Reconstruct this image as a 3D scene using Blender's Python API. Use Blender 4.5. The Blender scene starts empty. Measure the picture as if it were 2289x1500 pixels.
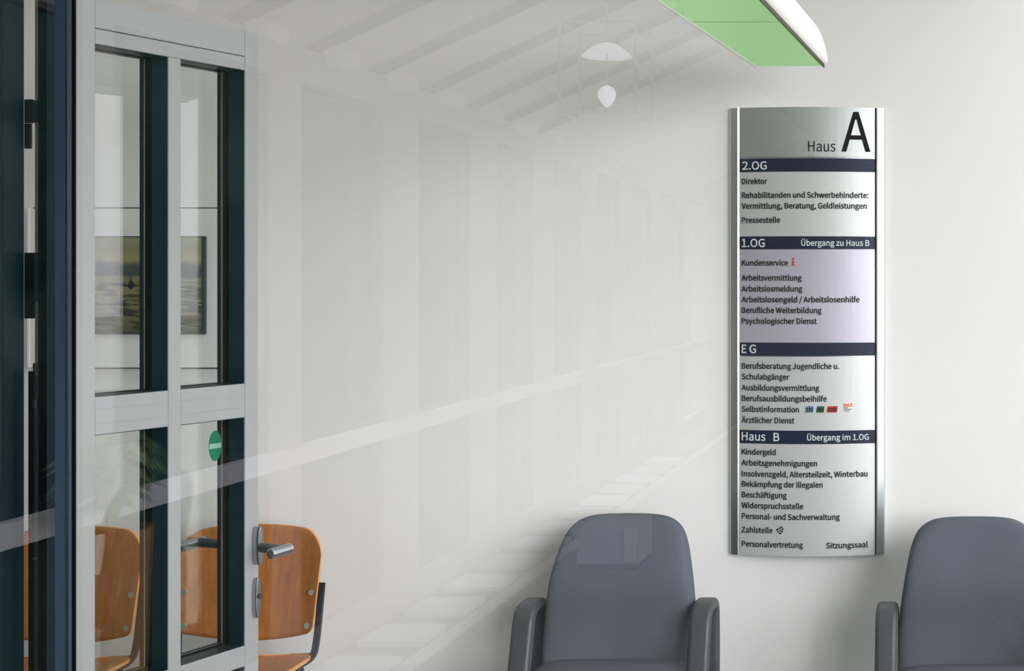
import bpy, bmesh, math, os, random
from mathutils import Vector, Matrix

S = bpy.context.scene
COL = S.collection
PI = math.pi

# ------------------------------------------------------------------ camera, sky, exposure
F, X0, Y0, CZ = 3000.0, 2100.0, 620.0, 1.62      # focal length and principal point in pixels of the 2289x1500 frame, eye height
WALL = 4.35                                       # distance of the white wall
PANE = 2.80                                       # distance of the glass screen
_c = bpy.data.cameras.new('camera')
_c.sensor_fit = 'HORIZONTAL'; _c.sensor_width = 36.0
_c.lens = F / 2289.0 * 36.0
_c.shift_x = (1144.5 - X0) / 2289.0
_c.shift_y = -(750.0 - Y0) / 2289.0
_c.clip_start = 0.05
cam = bpy.data.objects.new('camera', _c); COL.objects.link(cam)
cam.location = (0, 0, CZ); cam.rotation_euler = (PI / 2, 0, 0)
S.camera = cam

W = bpy.data.worlds.new('sky'); S.world = W; W.use_nodes = True
_bg = W.node_tree.nodes['Background']
SKY_BASE, SKY_GLOW, SKY_DIR, SKY_R = 3.5, 19.0, (51.0, 12.0), (26.0, 6.0)   # overcast sky, hazy bright patch: (degrees towards us from +X, elevation), outer and inner radius
_N, _L = W.node_tree.nodes, W.node_tree.links
_az, _el = math.radians(SKY_DIR[0]), math.radians(SKY_DIR[1])
_tc = _N.new('ShaderNodeTexCoord')
_dot = _N.new('ShaderNodeVectorMath'); _dot.operation = 'DOT_PRODUCT'
_dot.inputs[1].default_value = (math.cos(_el) * math.cos(_az), -math.cos(_el) * math.sin(_az), math.sin(_el))
_L.new(_tc.outputs['Generated'], _dot.inputs[0])
_mr = _N.new('ShaderNodeMapRange'); _mr.interpolation_type = 'SMOOTHSTEP'
_mr.inputs[1].default_value = math.cos(math.radians(SKY_R[0])); _mr.inputs[2].default_value = math.cos(math.radians(SKY_R[1]))
_mr.inputs[3].default_value = SKY_BASE; _mr.inputs[4].default_value = SKY_BASE + SKY_GLOW
_L.new(_dot.outputs['Value'], _mr.inputs[0])
_L.new(_mr.outputs[0], _bg.inputs[1])
_bg.inputs[0].default_value = (1.0, 0.945, 1.02, 1)

def portal(name, loc, rot, sx, sy):               # tells the renderer where the sky comes in
    l = bpy.data.lights.new(name, 'AREA'); l.shape = 'RECTANGLE'; l.size = sx; l.size_y = sy
    l.cycles.is_portal = True
    o = bpy.data.objects.new(name, l); COL.objects.link(o); o.location = loc; o.rotation_euler = rot
    return o
portal('window_daylight', (1.42, 3.62, 1.65), (0, PI / 2, 0), 3.2, 1.5)
portal('added_skylight_daylight', (-1.5, 3.15, 3.42), (0, 0, 0), 4.0, 0.5)
portal('added_end_window_daylight', (0.95, WALL + 0.17, 1.65), (PI / 2, 0, PI), 1.2, 3.2)
portal('corridor_daylight', (1.78, -0.35, 1.95), (0, PI / 2, 0), 2.2, 6.4)

S.view_settings.view_transform = 'Standard'; S.view_settings.look = 'None'
S.view_settings.gamma = 1.0; S.view_settings.use_curve_mapping = False
S.view_settings.exposure = 0.02
S.cycles.max_bounces = 14; S.cycles.diffuse_bounces = 6; S.cycles.glossy_bounces = 6
S.cycles.transparent_max_bounces = 24; S.cycles.transmission_bounces = 6
S.cycles.sample_clamp_indirect = 6.0

def P(px, py, Y):
    return Vector(((px - X0) / F * Y, Y, CZ - (py - Y0) / F * Y))

# ------------------------------------------------------------------ materials
def lin(c):
    return tuple(((v / 255.0) / 12.92 if v / 255.0 <= 0.04045 else ((v / 255.0 + 0.055) / 1.055) ** 2.4) for v in c) + (1,)

def mat(name, rgb, rough=0.6, metal=0.0, spec=0.5, noise=0.0, nscale=30, bump=0.0, bscale=200, emis=None, estr=0, stretch=None):
    m = bpy.data.materials.new(name); m.use_nodes = True
    N, L = m.node_tree.nodes, m.node_tree.links
    b = N['Principled BSDF']
    col = lin(rgb)
    b.inputs['Base Color'].default_value = col
    b.inputs['Roughness'].default_value = rough
    b.inputs['Metallic'].default_value = metal
    b.inputs['Specular IOR Level'].default_value = spec
    tc = N.new('ShaderNodeTexCoord')
    mp = N.new('ShaderNodeMapping'); L.new(tc.outputs['Object'], mp.inputs[0])
    if stretch: mp.inputs['Scale'].default_value = stretch
    if noise:
        n = N.new('ShaderNodeTexNoise'); n.inputs['Scale'].default_value = nscale; n.inputs['Detail'].default_value = 4
        L.new(mp.outputs[0], n.inputs['Vector'])
        mx = N.new('ShaderNodeMix'); mx.data_type = 'RGBA'
        mx.inputs[6].default_value = tuple(v * (1 - noise) for v in col[:3]) + (1,)
        mx.inputs[7].default_value = tuple(min(1, v * (1 + noise)) for v in col[:3]) + (1,)
        L.new(n.outputs['Fac'], mx.inputs[0]); L.new(mx.outputs[2], b.inputs['Base Color'])
    if bump:
        n = N.new('ShaderNodeTexNoise'); n.inputs['Scale'].default_value = bscale; n.inputs['Detail'].default_value = 3
        L.new(mp.outputs[0], n.inputs['Vector'])
        bp = N.new('ShaderNodeBump'); bp.inputs['Strength'].default_value = bump; bp.inputs['Distance'].default_value = 0.002
        L.new(n.outputs['Fac'], bp.inputs['Height']); L.new(bp.outputs[0], b.inputs['Normal'])
    if emis:
        b.inputs['Emission Color'].default_value = lin(emis); b.inputs['Emission Strength'].default_value = estr
    return m

def glass(name, refl, tint=(0.97, 0.985, 0.975)):
    """thin sheet glass: each face mirrors `refl` of the light head-on, more at a slant, and lets the rest through"""
    m = bpy.data.materials.new(name); m.use_nodes = True
    N, L = m.node_tree.nodes, m.node_tree.links
    N.clear()
    out = N.new('ShaderNodeOutputMaterial'); mix = N.new('ShaderNodeMixShader')
    tr = N.new('ShaderNodeBsdfTransparent'); tr.inputs[0].default_value = tint + (1,)
    gl = N.new('ShaderNodeBsdfGlossy'); gl.inputs['Roughness'].default_value = 0.0
    lw = N.new('ShaderNodeLayerWeight'); lw.inputs[0].default_value = 0.5
    pw = N.new('ShaderNodeMath'); pw.operation = 'POWER'; pw.inputs[1].default_value = 5
    ma = N.new('ShaderNodeMath'); ma.operation = 'MULTIPLY_ADD'; ma.inputs[1].default_value = 1 - refl; ma.inputs[2].default_value = refl
    L.new(lw.outputs['Facing'], pw.inputs[0]); L.new(pw.outputs[0], ma.inputs[0])
    L.new(ma.outputs[0], mix.inputs[0]); L.new(tr.outputs[0], mix.inputs[1]); L.new(gl.outputs[0], mix.inputs[2])
    L.new(mix.outputs[0], out.inputs[0])
    return m

M_wall = mat('white_wall_paint', (226, 226, 222), 0.85, noise=0.012, nscale=3, bump=0.06, bscale=260)
M_ceil = mat('white_ceiling_paint', (225, 225, 222), 0.9, noise=0.02)
M_floor = mat('grey_floor_covering', (150, 152, 150), 0.55, noise=0.08, nscale=12)
M_corfloor = mat('corridor_floor_stone', (96, 104, 100), 0.45, noise=0.1, nscale=8)
M_pale = mat('pale_floor_trim', (214, 218, 222), 0.6, noise=0.05, nscale=9)
M_cab = mat('pale_blue_grey_laminate', (186, 192, 198), 0.6, noise=0.02)
M_brownframe = mat('brown_window_frame', (104, 92, 78), 0.6, noise=0.05)
M_pier = mat('pale_grey_plaster', (164, 164, 166), 0.8, noise=0.03)
M_white = mat('white_lacquer', (236, 236, 238), 0.5, noise=0.01)
M_corwall = mat('corridor_plaster', (176, 170, 162), 0.85, noise=0.03, nscale=4)
M_rafter = mat('brown_rafter_wood', (62, 50, 38), 0.7, noise=0.2, nscale=14, stretch=(1, 8, 8))
M_frame = mat('slate_blue_lacquer', (46, 64, 80), 0.4, spec=0.2, noise=0.05, nscale=20)
M_teal = mat('dark_petrol_lacquer', (14, 38, 46), 0.4, spec=0.2, noise=0.05, nscale=20)
M_gasket = mat('black_rubber', (6, 7, 9), 0.7, spec=0.1, noise=0.1)
M_navyrev = mat('dark_blue_reveal', (16, 28, 42), 0.5, spec=0.2, noise=0.05)
M_leaf = mat('light_grey_door_lacquer', (154, 158, 156), 0.4, noise=0.02)
M_black = mat('black_steel', (14, 17, 20), 0.4, noise=0.1)
M_steel = mat('brushed_steel', (168, 172, 174), 0.28, 1.0, noise=0.05, nscale=60, stretch=(1, 1, 12))
M_dsteel = mat('dark_satin_steel', (96, 100, 102), 0.35, 1.0, noise=0.05, nscale=60)
M_alu = mat('satin_aluminium', (206, 210, 210), 0.33, 0.9, noise=0.03, nscale=25, bump=0.02, bscale=400)
M_alu_side = mat('aluminium_edge_rail', (214, 218, 218), 0.24, 0.92, noise=0.02)
M_header = mat('brushed_header_metal', (190, 196, 194), 0.46, 0.95, noise=0.03, nscale=60)
M_panel = mat('silver_sign_panel', (205, 209, 206), 0.42, 0.45, noise=0.02, nscale=120)
M_lilac = mat('lilac_silver_sign_panel', (190, 187, 198), 0.42, 0.45, noise=0.02, nscale=120)
M_band = mat('navy_sign_band', (24, 34, 58), 0.45, 0.1, spec=0.3, noise=0.04, nscale=120)
M_ink = mat('black_green_lettering', (10, 15, 15), 0.7, spec=0.2, noise=0.02)
M_letter = mat('pale_lettering', (205, 216, 214), 0.6, noise=0.02)
M_red = mat('red_lettering', (190, 36, 40), 0.6, noise=0.02)
M_logoblue = mat('blue_logo_patch', (112, 140, 172), 0.6, noise=0.03)
M_logogreen = mat('green_logo_patch', (62, 104, 66), 0.6, noise=0.03)
M_logored = mat('red_logo_patch', (206, 66, 42), 0.6, noise=0.03)
M_orange = mat('orange_lettering', (214, 92, 58), 0.6, noise=0.03)
M_fabric = mat('slate_grey_weave', (88, 92, 101), 0.95, spec=0.15, noise=0.3, nscale=420, bump=0.7, bscale=520)
M_armplastic = mat('dark_grey_plastic', (58, 62, 63), 0.45, noise=0.05, nscale=40, bump=0.15, bscale=500)
M_blackplastic = mat('black_plastic', (30, 36, 40), 0.45, noise=0.08)
M_bolt = mat('grey_green_bolt_cap', (128, 146, 132), 0.5, noise=0.03)
M_green = mat('green_sticker', (22, 128, 88), 0.5, noise=0.03)
M_stickerband = mat('pale_sticker_band', (150, 200, 178), 0.5, noise=0.03)
M_shell = mat('white_lamp_shell', (240, 240, 236), 0.35, noise=0.01)
M_leafgreen = mat('palm_leaf_green', (150, 186, 122), 0.5, noise=0.25, nscale=9)
M_hedge = mat('hedge_green', (20, 46, 36), 0.9, spec=0.1, noise=0.4, nscale=4)
M_lawn = mat('dark_lawn_green', (26, 44, 32), 0.95, spec=0.1, noise=0.3, nscale=2)
M_paleground = mat('pale_reflecting_ground', (186, 184, 176), 0.95, noise=0.15, nscale=6)
M_terracotta = mat('ochre_plant_pot', (168, 128, 72), 0.7, noise=0.1)
M_redcable = mat('red_cable', (190, 40, 48), 0.5, noise=0.03)
G_pane = glass('screen_glass', 0.086)
G_leaf = glass('door_glass', 0.055, (0.96, 0.985, 0.975))
G_win = glass('window_glass', 0.003)

def wood_mat():
    m = bpy.data.materials.new('orange_beech_plywood'); m.use_nodes = True
    N, L = m.node_tree.nodes, m.node_tree.links; b = N['Principled BSDF']
    tc = N.new('ShaderNodeTexCoord'); mp = N.new('ShaderNodeMapping'); mp.inputs['Scale'].default_value = (1, 1, 0.09)
    L.new(tc.outputs['Object'], mp.inputs[0])
    n = N.new('ShaderNodeTexNoise'); n.inputs['Scale'].default_value = 55; n.inputs['Detail'].default_value = 5; n.inputs['Roughness'].default_value = 0.6
    L.new(mp.outputs[0], n.inputs['Vector'])
    r = N.new('ShaderNodeValToRGB')
    r.color_ramp.elements[0].position = 0.3; r.color_ramp.elements[0].color = lin((148, 88, 32))
    r.color_ramp.elements[1].position = 0.75; r.color_ramp.elements[1].color = lin((182, 118, 54))
    L.new(n.outputs['Fac'], r.inputs[0]); L.new(r.outputs[0], b.inputs['Base Color'])
    b.inputs['Roughness'].default_value = 0.38
    return m
M_wood = wood_mat()
M_woodedge = mat('plywood_edge', (222, 158, 92), 0.5, noise=0.15, nscale=60)

def roof_mat():
    m = bpy.data.materials.new('milky_roof_sheet'); m.use_nodes = True
    N, L = m.node_tree.nodes, m.node_tree.links; N.clear()
    out = N.new('ShaderNodeOutputMaterial'); mix = N.new('ShaderNodeMixShader'); mix.inputs[0].default_value = 0.17
    d = N.new('ShaderNodeBsdfDiffuse'); d.inputs[0].default_value = (0.78, 0.77, 0.74, 1)
    t = N.new('ShaderNodeBsdfTranslucent')
    n = N.new('ShaderNodeTexNoise'); n.inputs['Scale'].default_value = 2
    r = N.new('ShaderNodeValToRGB'); r.color_ramp.elements[0].color = (0.74, 0.74, 0.72, 1); r.color_ramp.elements[1].color = (0.84, 0.84, 0.82, 1)
    L.new(n.outputs['Fac'], r.inputs[0]); L.new(r.outputs[0], t.inputs[0])
    L.new(d.outputs[0], mix.inputs[1]); L.new(t.outputs[0], mix.inputs[2]); L.new(mix.outputs[0], out.inputs[0])
    return m
M_roof = roof_mat()

def lamp_mat():
    m = bpy.data.materials.new('green_prismatic_diffuser'); m.use_nodes = True
    N, L = m.node_tree.nodes, m.node_tree.links; b = N['Principled BSDF']
    b.inputs['Base Color'].default_value = lin((150, 190, 140)); b.inputs['Roughness'].default_value = 0.4
    tc = N.new('ShaderNodeTexCoord')
    w = N.new('ShaderNodeTexWave'); w.bands_direction = 'Y'; w.inputs['Scale'].default_value = 60
    L.new(tc.outputs['Object'], w.inputs['Vector'])
    r = N.new('ShaderNodeValToRGB')
    r.color_ramp.elements[0].color = lin((140, 196, 120)); r.color_ramp.elements[1].color = lin((154, 206, 134))
    L.new(w.outputs['Fac'], r.inputs[0]); L.new(r.outputs[0], b.inputs['Emission Color'])
    b.inputs['Emission Strength'].default_value = 0.62
    return m
M_lamp = lamp_mat()

# ------------------------------------------------------------------ mesh helpers
def obj(name, bm, m, parent=None, smooth=False, bevel=0, subsurf=0):
    me = bpy.data.meshes.new(name)
    bmesh.ops.recalc_face_normals(bm, faces=bm.faces)
    bm.to_mesh(me); bm.free()
    ms = m if isinstance(m, (list, tuple)) else [m]
    for x in ms: me.materials.append(x)
    if smooth:
        for p in me.polygons: p.use_smooth = True
    o = bpy.data.objects.new(name, me); COL.objects.link(o)
    if bevel:
        b = o.modifiers.new('bevel', 'BEVEL'); b.width = bevel; b.segments = 2; b.limit_method = 'ANGLE'
    if subsurf:
        s = o.modifiers.new('sub', 'SUBSURF'); s.levels = subsurf; s.render_levels = subsurf
    if parent: o.parent = parent
    return o

def tag(o, label, cat, group=None, kind=None):
    o['label'] = label; o['category'] = cat
    if group: o['group'] = group
    if kind: o['kind'] = kind
    return o

def thing(name, loc, label, cat, group=None, kind=None, rz=0):
    o = bpy.data.objects.new(name, None); COL.objects.link(o)
    o.location = loc; o.rotation_euler = (0, 0, rz); o.empty_display_size = 0.1
    return tag(o, label, cat, group, kind)

def copy_tree(o, parent=None):
    c = o.copy(); COL.objects.link(c); c.parent = parent
    for ch in list(o.children): copy_tree(ch, c)
    return c

def box(bm, a, b, mi=0):
    x0, y0, z0 = a; x1, y1, z1 = b
    v = [bm.verts.new(p) for p in ((x0, y0, z0), (x1, y0, z0), (x1, y1, z0), (x0, y1, z0), (x0, y0, z1), (x1, y0, z1), (x1, y1, z1), (x0, y1, z1))]
    for f in ((0, 1, 2, 3), (4, 5, 6, 7), (0, 1, 5, 4), (1, 2, 6, 5), (2, 3, 7, 6), (3, 0, 4, 7)):
        bm.faces.new([v[i] for i in f]).material_index = mi
    return v

def hexa(bm, pts, mi=0):                            # 8 free corner points in box() order
    v = [bm.verts.new(p) for p in pts]
    for f in ((0, 1, 2, 3), (4, 5, 6, 7), (0, 1, 5, 4), (1, 2, 6, 5), (2, 3, 7, 6), (3, 0, 4, 7)):
        bm.faces.new([v[i] for i in f]).material_index = mi

def boxes(*bs):
    bm = bmesh.new()
    for a, b in bs: box(bm, a, b)
    return bm

def sweep(bm, path, prof, side=Vector((1, 0, 0)), mi=0):
    """carry a closed profile [(a, b)] along path points; a along `side`, b along the path's normal"""
    rings = []
    n = len(path)
    for i, p in enumerate(path):
        t = (path[min(i + 1, n - 1)] - path[max(i - 1, 0)]).normalized()
        s = (side - t * side.dot(t)).normalized()
        nn = t.cross(s)
        rings.append([bm.verts.new(p + s * a + nn * b) for a, b in prof])
    k = len(prof)
    for i in range(n - 1):
        for j in range(k):
            bm.faces.new([rings[i][j], rings[i][(j + 1) % k], rings[i + 1][(j + 1) % k], rings[i + 1][j]]).material_index = mi
    bm.faces.new(rings[0]).material_index = mi; bm.faces.new(rings[-1][::-1]).material_index = mi

def circle(r, n=12, sx=1, sy=1):
    return [(r * sx * math.cos(2 * PI * i / n), r * sy * math.sin(2 * PI * i / n)) for i in range(n)]

def rrect(w, h, r, n=4):
    out = []
    for cx, cy, a0 in ((w / 2 - r, h / 2 - r, 0), (-w / 2 + r, h / 2 - r, PI / 2), (-w / 2 + r, -h / 2 + r, PI), (w / 2 - r, -h / 2 + r, 1.5 * PI)):
        for i in range(n + 1):
            a = a0 + PI / 2 * i / n
            out.append((cx + r * math.cos(a), cy + r * math.sin(a)))
    return out

def rounded(pts, r, n=5):
    """round the inner corners of a polyline"""
    out = [pts[0]]
    for i in range(1, len(pts) - 1):
        p, a, b = pts[i], pts[i - 1], pts[i + 1]
        ra = min(r, (a - p).length * 0.49); rb = min(r, (b - p).length * 0.49)
        s = p + (a - p).normalized() * ra; e = p + (b - p).normalized() * rb
        for k in range(n + 1):
            t = k / n
            out.append(s * (1 - t) ** 2 + p * 2 * t * (1 - t) + e * t * t)
    out.append(pts[-1])
    return out

def cyl(bm, a, b, r, n=16, mi=0):
    a = Vector(a); b = Vector(b); t = (b - a).normalized()
    side = Vector((0, 0, 1)) if abs(t.z) < 0.9 else Vector((1, 0, 0))
    sweep(bm, [a, b], circle(r, n), side, mi)

# ------------------------------------------------------------------ the setting: waiting bay
def struct(name, bm, m, label, cat, **k):
    return tag(obj(name, bm, m, **k), label, cat, kind='structure')

RW = 1.25                                            # right-hand wall with the window
RH = 3.30; WS, WT = 0.06, 3.24                       # ceiling height; window sill and head
struct('wall_back', boxes(((-3.7, WALL, 0), (0.36, WALL + 0.15, RH + 0.1)), ((0.36, WALL, 0), (RW + 0.15, WALL + 0.15, WS)), ((0.36, WALL, WT), (RW + 0.15, WALL + 0.15, RH + 0.1))), M_wall, 'plain white painted wall behind the sign and the chairs', 'wall')
struct('floor', boxes(((-3.7, PANE - 0.05, -0.1), (RW + 0.15, WALL, 0))), M_floor, 'grey floor under the waiting chairs', 'floor')
struct('ceiling', boxes(((-3.7, PANE + 0.05, RH), (-3.5, WALL, RH + 0.1)), ((-3.5, PANE + 0.05, RH), (0.5, 2.90, RH + 0.1)), ((-3.5, 3.40, RH), (0.5, WALL, RH + 0.1)), ((0.5, PANE + 0.05, RH), (RW + 0.15, WALL, RH + 0.1))), M_ceil, 'white ceiling above the waiting bay', 'ceiling')
sk = thing('window_0', (-1.5, 3.15, RH), 'long unseen skylight added to the ceiling to light the waiting bay', 'skylight', kind='structure')  # skylight added out of view as fill light for the wall
obj('window_frame', boxes(((-2.0, -0.25, 0.0), (2.0, -0.23, 0.1)), ((-2.0, 0.23, 0.0), (2.0, 0.25, 0.1)), ((-2.0, -0.23, 0), (-1.97, 0.23, 0.1)), ((1.97, -0.23, 0), (2.0, 0.23, 0.1))), M_white, sk)
obj('pane', boxes(((-1.97, -0.23, 0.05), (1.97, 0.23, 0.056))), G_win, sk)
struct('wall_left', boxes(((-3.7, PANE, 0), (-3.6, WALL, RH))), M_wall, 'white end wall of the waiting bay behind the dark jamb', 'wall')
wy0, wy1, wz0, wz1 = 2.88, WALL, WS, WT
struct('wall_right', boxes(((RW, PANE - 0.05, 0), (RW + 0.15, WALL, wz0)), ((RW, PANE - 0.05, wz1), (RW + 0.15, WALL, RH)),
       ((RW, PANE - 0.05, wz0), (RW + 0.15, wy0, wz1))), M_wall, 'white wall around the bright side window', 'wall')
wf = thing('window_1', (RW, 3.6, wz0), 'bright side window of the waiting bay letting in daylight', 'window', kind='structure')
bm = boxes(((0.05, wy0 - 3.6, 0), (0.11, wy0 - 3.55, wz1 - wz0)),
           ((0.05, wy0 - 3.55, 0), (0.11, wy1 - 3.6, 0.03)), ((0.05, wy0 - 3.55, wz1 - wz0 - 0.03), (0.11, wy1 - 3.6, wz1 - wz0)))
obj('window_frame', bm, M_white, wf, bevel=0.004)
obj('pane', boxes(((0.077, wy0 - 3.55, 0.03), (0.083, wy1 - 3.6, wz1 - wz0 - 0.03))), G_win, wf)

wh = WT - WS
we = thing('window_20', (0.95, WALL, WS), 'tall unseen window added beyond the armchair for the door glass to mirror', 'window', kind='structure')  # unseen window added to give the door glass a bright reflection
obj('window_frame', boxes(((-0.59, 0.06, 0), (-0.55, 0.12, wh)), ((-0.55, 0.06, 0), (0.30, 0.12, 0.03)), ((-0.55, 0.06, wh - 0.03), (0.30, 0.12, wh))), M_white, we)
obj('pane', boxes(((-0.55, 0.087, 0.03), (0.376, 0.093, wh - 0.03))), G_win, we)

# partition that carries the glass screen
PR = RW                                             # right end of the glass
struct('wall_front', boxes(((-3.7, PANE - 0.05, 0), (-2.35, PANE + 0.05, RH)), ((-2.35, PANE - 0.05, 2.86), (PR, PANE + 0.05, RH)), ((-3.7, PANE - 0.05, RH), (RW + 0.4, PANE + 0.05, 3.7)), ((RW, PANE - 0.05, 0), (RW + 0.4, PANE - 0.001, RH))),
       M_corwall, 'plastered wall over and beside the glass screen', 'wall')

# the glass screen: mullion in front of the jamb, two panes
scr = thing('window_2', (0, PANE, 0), 'large clear glass screen in front of the waiting bay, mirroring the corridor', 'glass screen', kind='structure')
mx0, mx1 = (122 - X0) / F * 2.787, (164 - X0) / F * 2.799
obj('pane', boxes(((mx1 - 0.004, 0.0, 0.12), (PR - 0.06, 0.008, 2.84))), G_pane, scr)
obj('pane', boxes(((-2.33, 0.0, 0.12), (mx0 + 0.004, 0.008, 2.84))), G_pane, scr)
obj('mullion', boxes(((mx0, -0.013, 0.0), (mx1, -0.001, 2.86))), M_frame, scr, bevel=0.002)
obj('glazing_bead', boxes(((mx1 - 0.005, -0.0165, 0.0), (mx1 - 0.002, -0.0132, 2.86))), M_dsteel, scr)
obj('gasket', boxes(((mx1 + 0.0005, -0.006, 0.0), (mx1 + 0.0055, -0.001, 2.86))), M_gasket, scr)
obj('bottom_rail', boxes(((-2.33, -0.03, 0.0), (mx0 - 0.001, 0.03, 0.12)), ((mx1 + 0.008, -0.03, 0.0), (PR - 0.06, 0.03, 0.12))), M_frame, scr)
obj('side_rail', boxes(((PR - 0.06, -0.03, 0.0), (PR, 0.03, 2.86))), M_frame, scr)

# dark jamb behind the mullion that carries the door leaf
jy = 2.86
jmb = thing('trim_1', ((130 - X0) / F * jy, jy, 0), 'slate blue door jamb behind the glass at the far left', 'door jamb', kind='structure')
def jx(px, Y=jy): return (px - X0) / F * Y - jmb.location.x
obj('jamb_post', boxes(((jx(102), 0, 0), (jx(172, jy + 0.07), 0.07, 2.6))), M_frame, jmb, bevel=0.003)
obj('jamb_edge', boxes(((jx(86), -0.001, 0), (jx(102) - 0.0005, 0.06, 2.6))), M_gasket, jmb)

dk = thing('trim_2', ((20 - X0) / F * jy, jy, 0), 'dark panelled jamb at the left edge of the picture', 'door jamb', kind='structure')
def kx(px, Y=jy): return (px - X0) / F * Y - dk.location.x
obj('jamb_panel', boxes(((kx(-260), 0, 0), (kx(55, jy + 0.07), 0.07, 2.6))), M_teal, dk, bevel=0.003)
def at(px, py, Y): return P(px, py, Y)
def gap_part(name, px0, px1, py0, py1, m, Y=jy + 0.064, d=0.005, bev=0.0005):
    a = P(px0, py1, Y); b = P(px1, py0, Y)
    o = obj(name, boxes(((a.x, Y, a.z), (b.x, Y + d, b.z))), m, dk, bevel=bev)
    o.location = -dk.location
    return o
gap_part('hinge', 54, 72, 222, 275, M_black); gap_part('hinge_plate', 72.5, 87, 224, 274, M_frame)
gap_part('hinge_arm', 54, 69, 276, 332, M_black)
gap_part('lock_case', 54, 75.5, 565, 712, M_gasket); gap_part('lock_plate', 76, 87, 565, 674, M_frame)
gap_part('bolt_case', 63, 76, 830, 1500, M_gasket)

rod = thing('bolt_rod', P(81, 1100, jy + 0.055) - Vector((0, 0, 0.95)), 'thin dark vertical bolt rod in the gap beside the jamb', 'door bolt')
rb = rod.location
bm = bmesh.new(); a = P(81, 838, jy + 0.055) - rb; cyl(bm, (a.x, a.y, -rb.z), a, 0.0055, 14); obj('rod', bm, M_blackplastic, rod, smooth=False)
for y0_, y1_, r_ in ((812, 832, 0.0062), (893, 912, 0.0068), (1245, 1250, 0.0066)):
    a = P(81, y0_, jy + 0.055) - rb; b = P(81, y1_, jy + 0.055) - rb
    bm = bmesh.new(); cyl(bm, a, b, r_, 14); obj('rod_guide', bm, M_dsteel, rod)
cb = thing('red_cable', P(84, 1490, jy + 0.012), 'red cable hanging at the foot of the gap beside the jamb', 'cable')
bm = bmesh.new()
pp = [P(x, y, jy + 0.012) - cb.location for x, y in ((90, 1460), (89.5, 1475), (87.5, 1490), (85, 1510), (83, 1560), (84, 1640))]
sweep(bm, rounded(pp, 0.01), circle(0.0016, 8), Vector((1, 0, 0))); obj('cable_sheath', bm, M_redcable, cb, smooth=True)

# ------------------------------------------------------------------ the door leaf (local: x along the leaf, y through it away from us, z up)
LP = Vector((-1.921, 3.057, 0)); LD = Vector((0.3272, 0.9450, 0)).normalized()
leaf = thing('door_1', LP, 'open light grey door leaf with two columns of glass', 'door', kind='structure', rz=math.atan2(LD.y, LD.x))
T = 0.094; s0, s1 = -0.075, 0.459
a0, a1, b0, b1 = -0.002, 0.190, 0.225, 0.416
Z = [(0.12, 0.62), (0.673, 1.260), (1.347, 2.152)]
ZT = 2.252
bm = boxes(((s0, 0, 0.02), (a0, T, ZT))); obj('stile', bm, M_leaf, leaf, bevel=0.002)
bm = boxes(((b1, 0, 0.02), (s1, T, ZT))); obj('stile', bm, M_leaf, leaf, bevel=0.002)
bm = boxes(((a1, 0.0005, 0.12), (b0, T, Z[2][1]))); obj('mullion', bm, M_leaf, leaf, bevel=0.002)
for (za, zb) in ((0.02, Z[0][0]), (Z[0][1], Z[1][0]), (Z[1][1], Z[2][0])):
    if za < 0.1:
        obj('rail', boxes(((a0, 0.0005, za), (b1, T, zb))), M_leaf, leaf)
    else:
        obj('rail', boxes(((a0, 0.0005, za), (a1, T, zb)), ((b0, 0.0005, za), (b1, T, zb))), M_leaf, leaf, bevel=0.002)
obj('rail', boxes(((a0, 0.0005, Z[2][1]), (b1, T, 2.187))), M_leaf, leaf, bevel=0.002)
obj('rail', boxes(((a0, 0.0005, 2.1885), (b1, T, ZT))), M_leaf, leaf, bevel=0.002)
for (u0, u1) in ((a0, a1), (b0, b1)):
    for (za, zb) in Z:
        e = 0.0012
        for nm, d0, d1, mm in (('glazing_lining', 0.004, 0.053, M_teal), ('gasket', 0.0532, 0.0745, M_gasket), ('back_lining', 0.0796, T - 0.002, M_navyrev)):
            bm = boxes(((u0, d0, za), (u0 + e, d1, zb)), ((u1 - e, d0, za), (u1, d1, zb)), ((u0 + e, d0, za), (u1 - e, d1, za + e)), ((u0 + e, d0, zb - e), (u1 - e, d1, zb)))
            obj(nm, bm, mm, leaf)
        obj('door_glass', boxes(((u0 + e, 0.0747, za + e), (u1 - e, 0.0793, zb - e))), G_leaf, leaf)
# thin strips coloured as shadow lines on the crossing rails
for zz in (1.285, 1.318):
    obj('rail_line', boxes(((a0, -0.0003, zz), (b1, 0.0008, zz + 0.0015))), mat('rail_shadow_line', (150, 156, 154), 0.6, noise=0.02), leaf)
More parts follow.
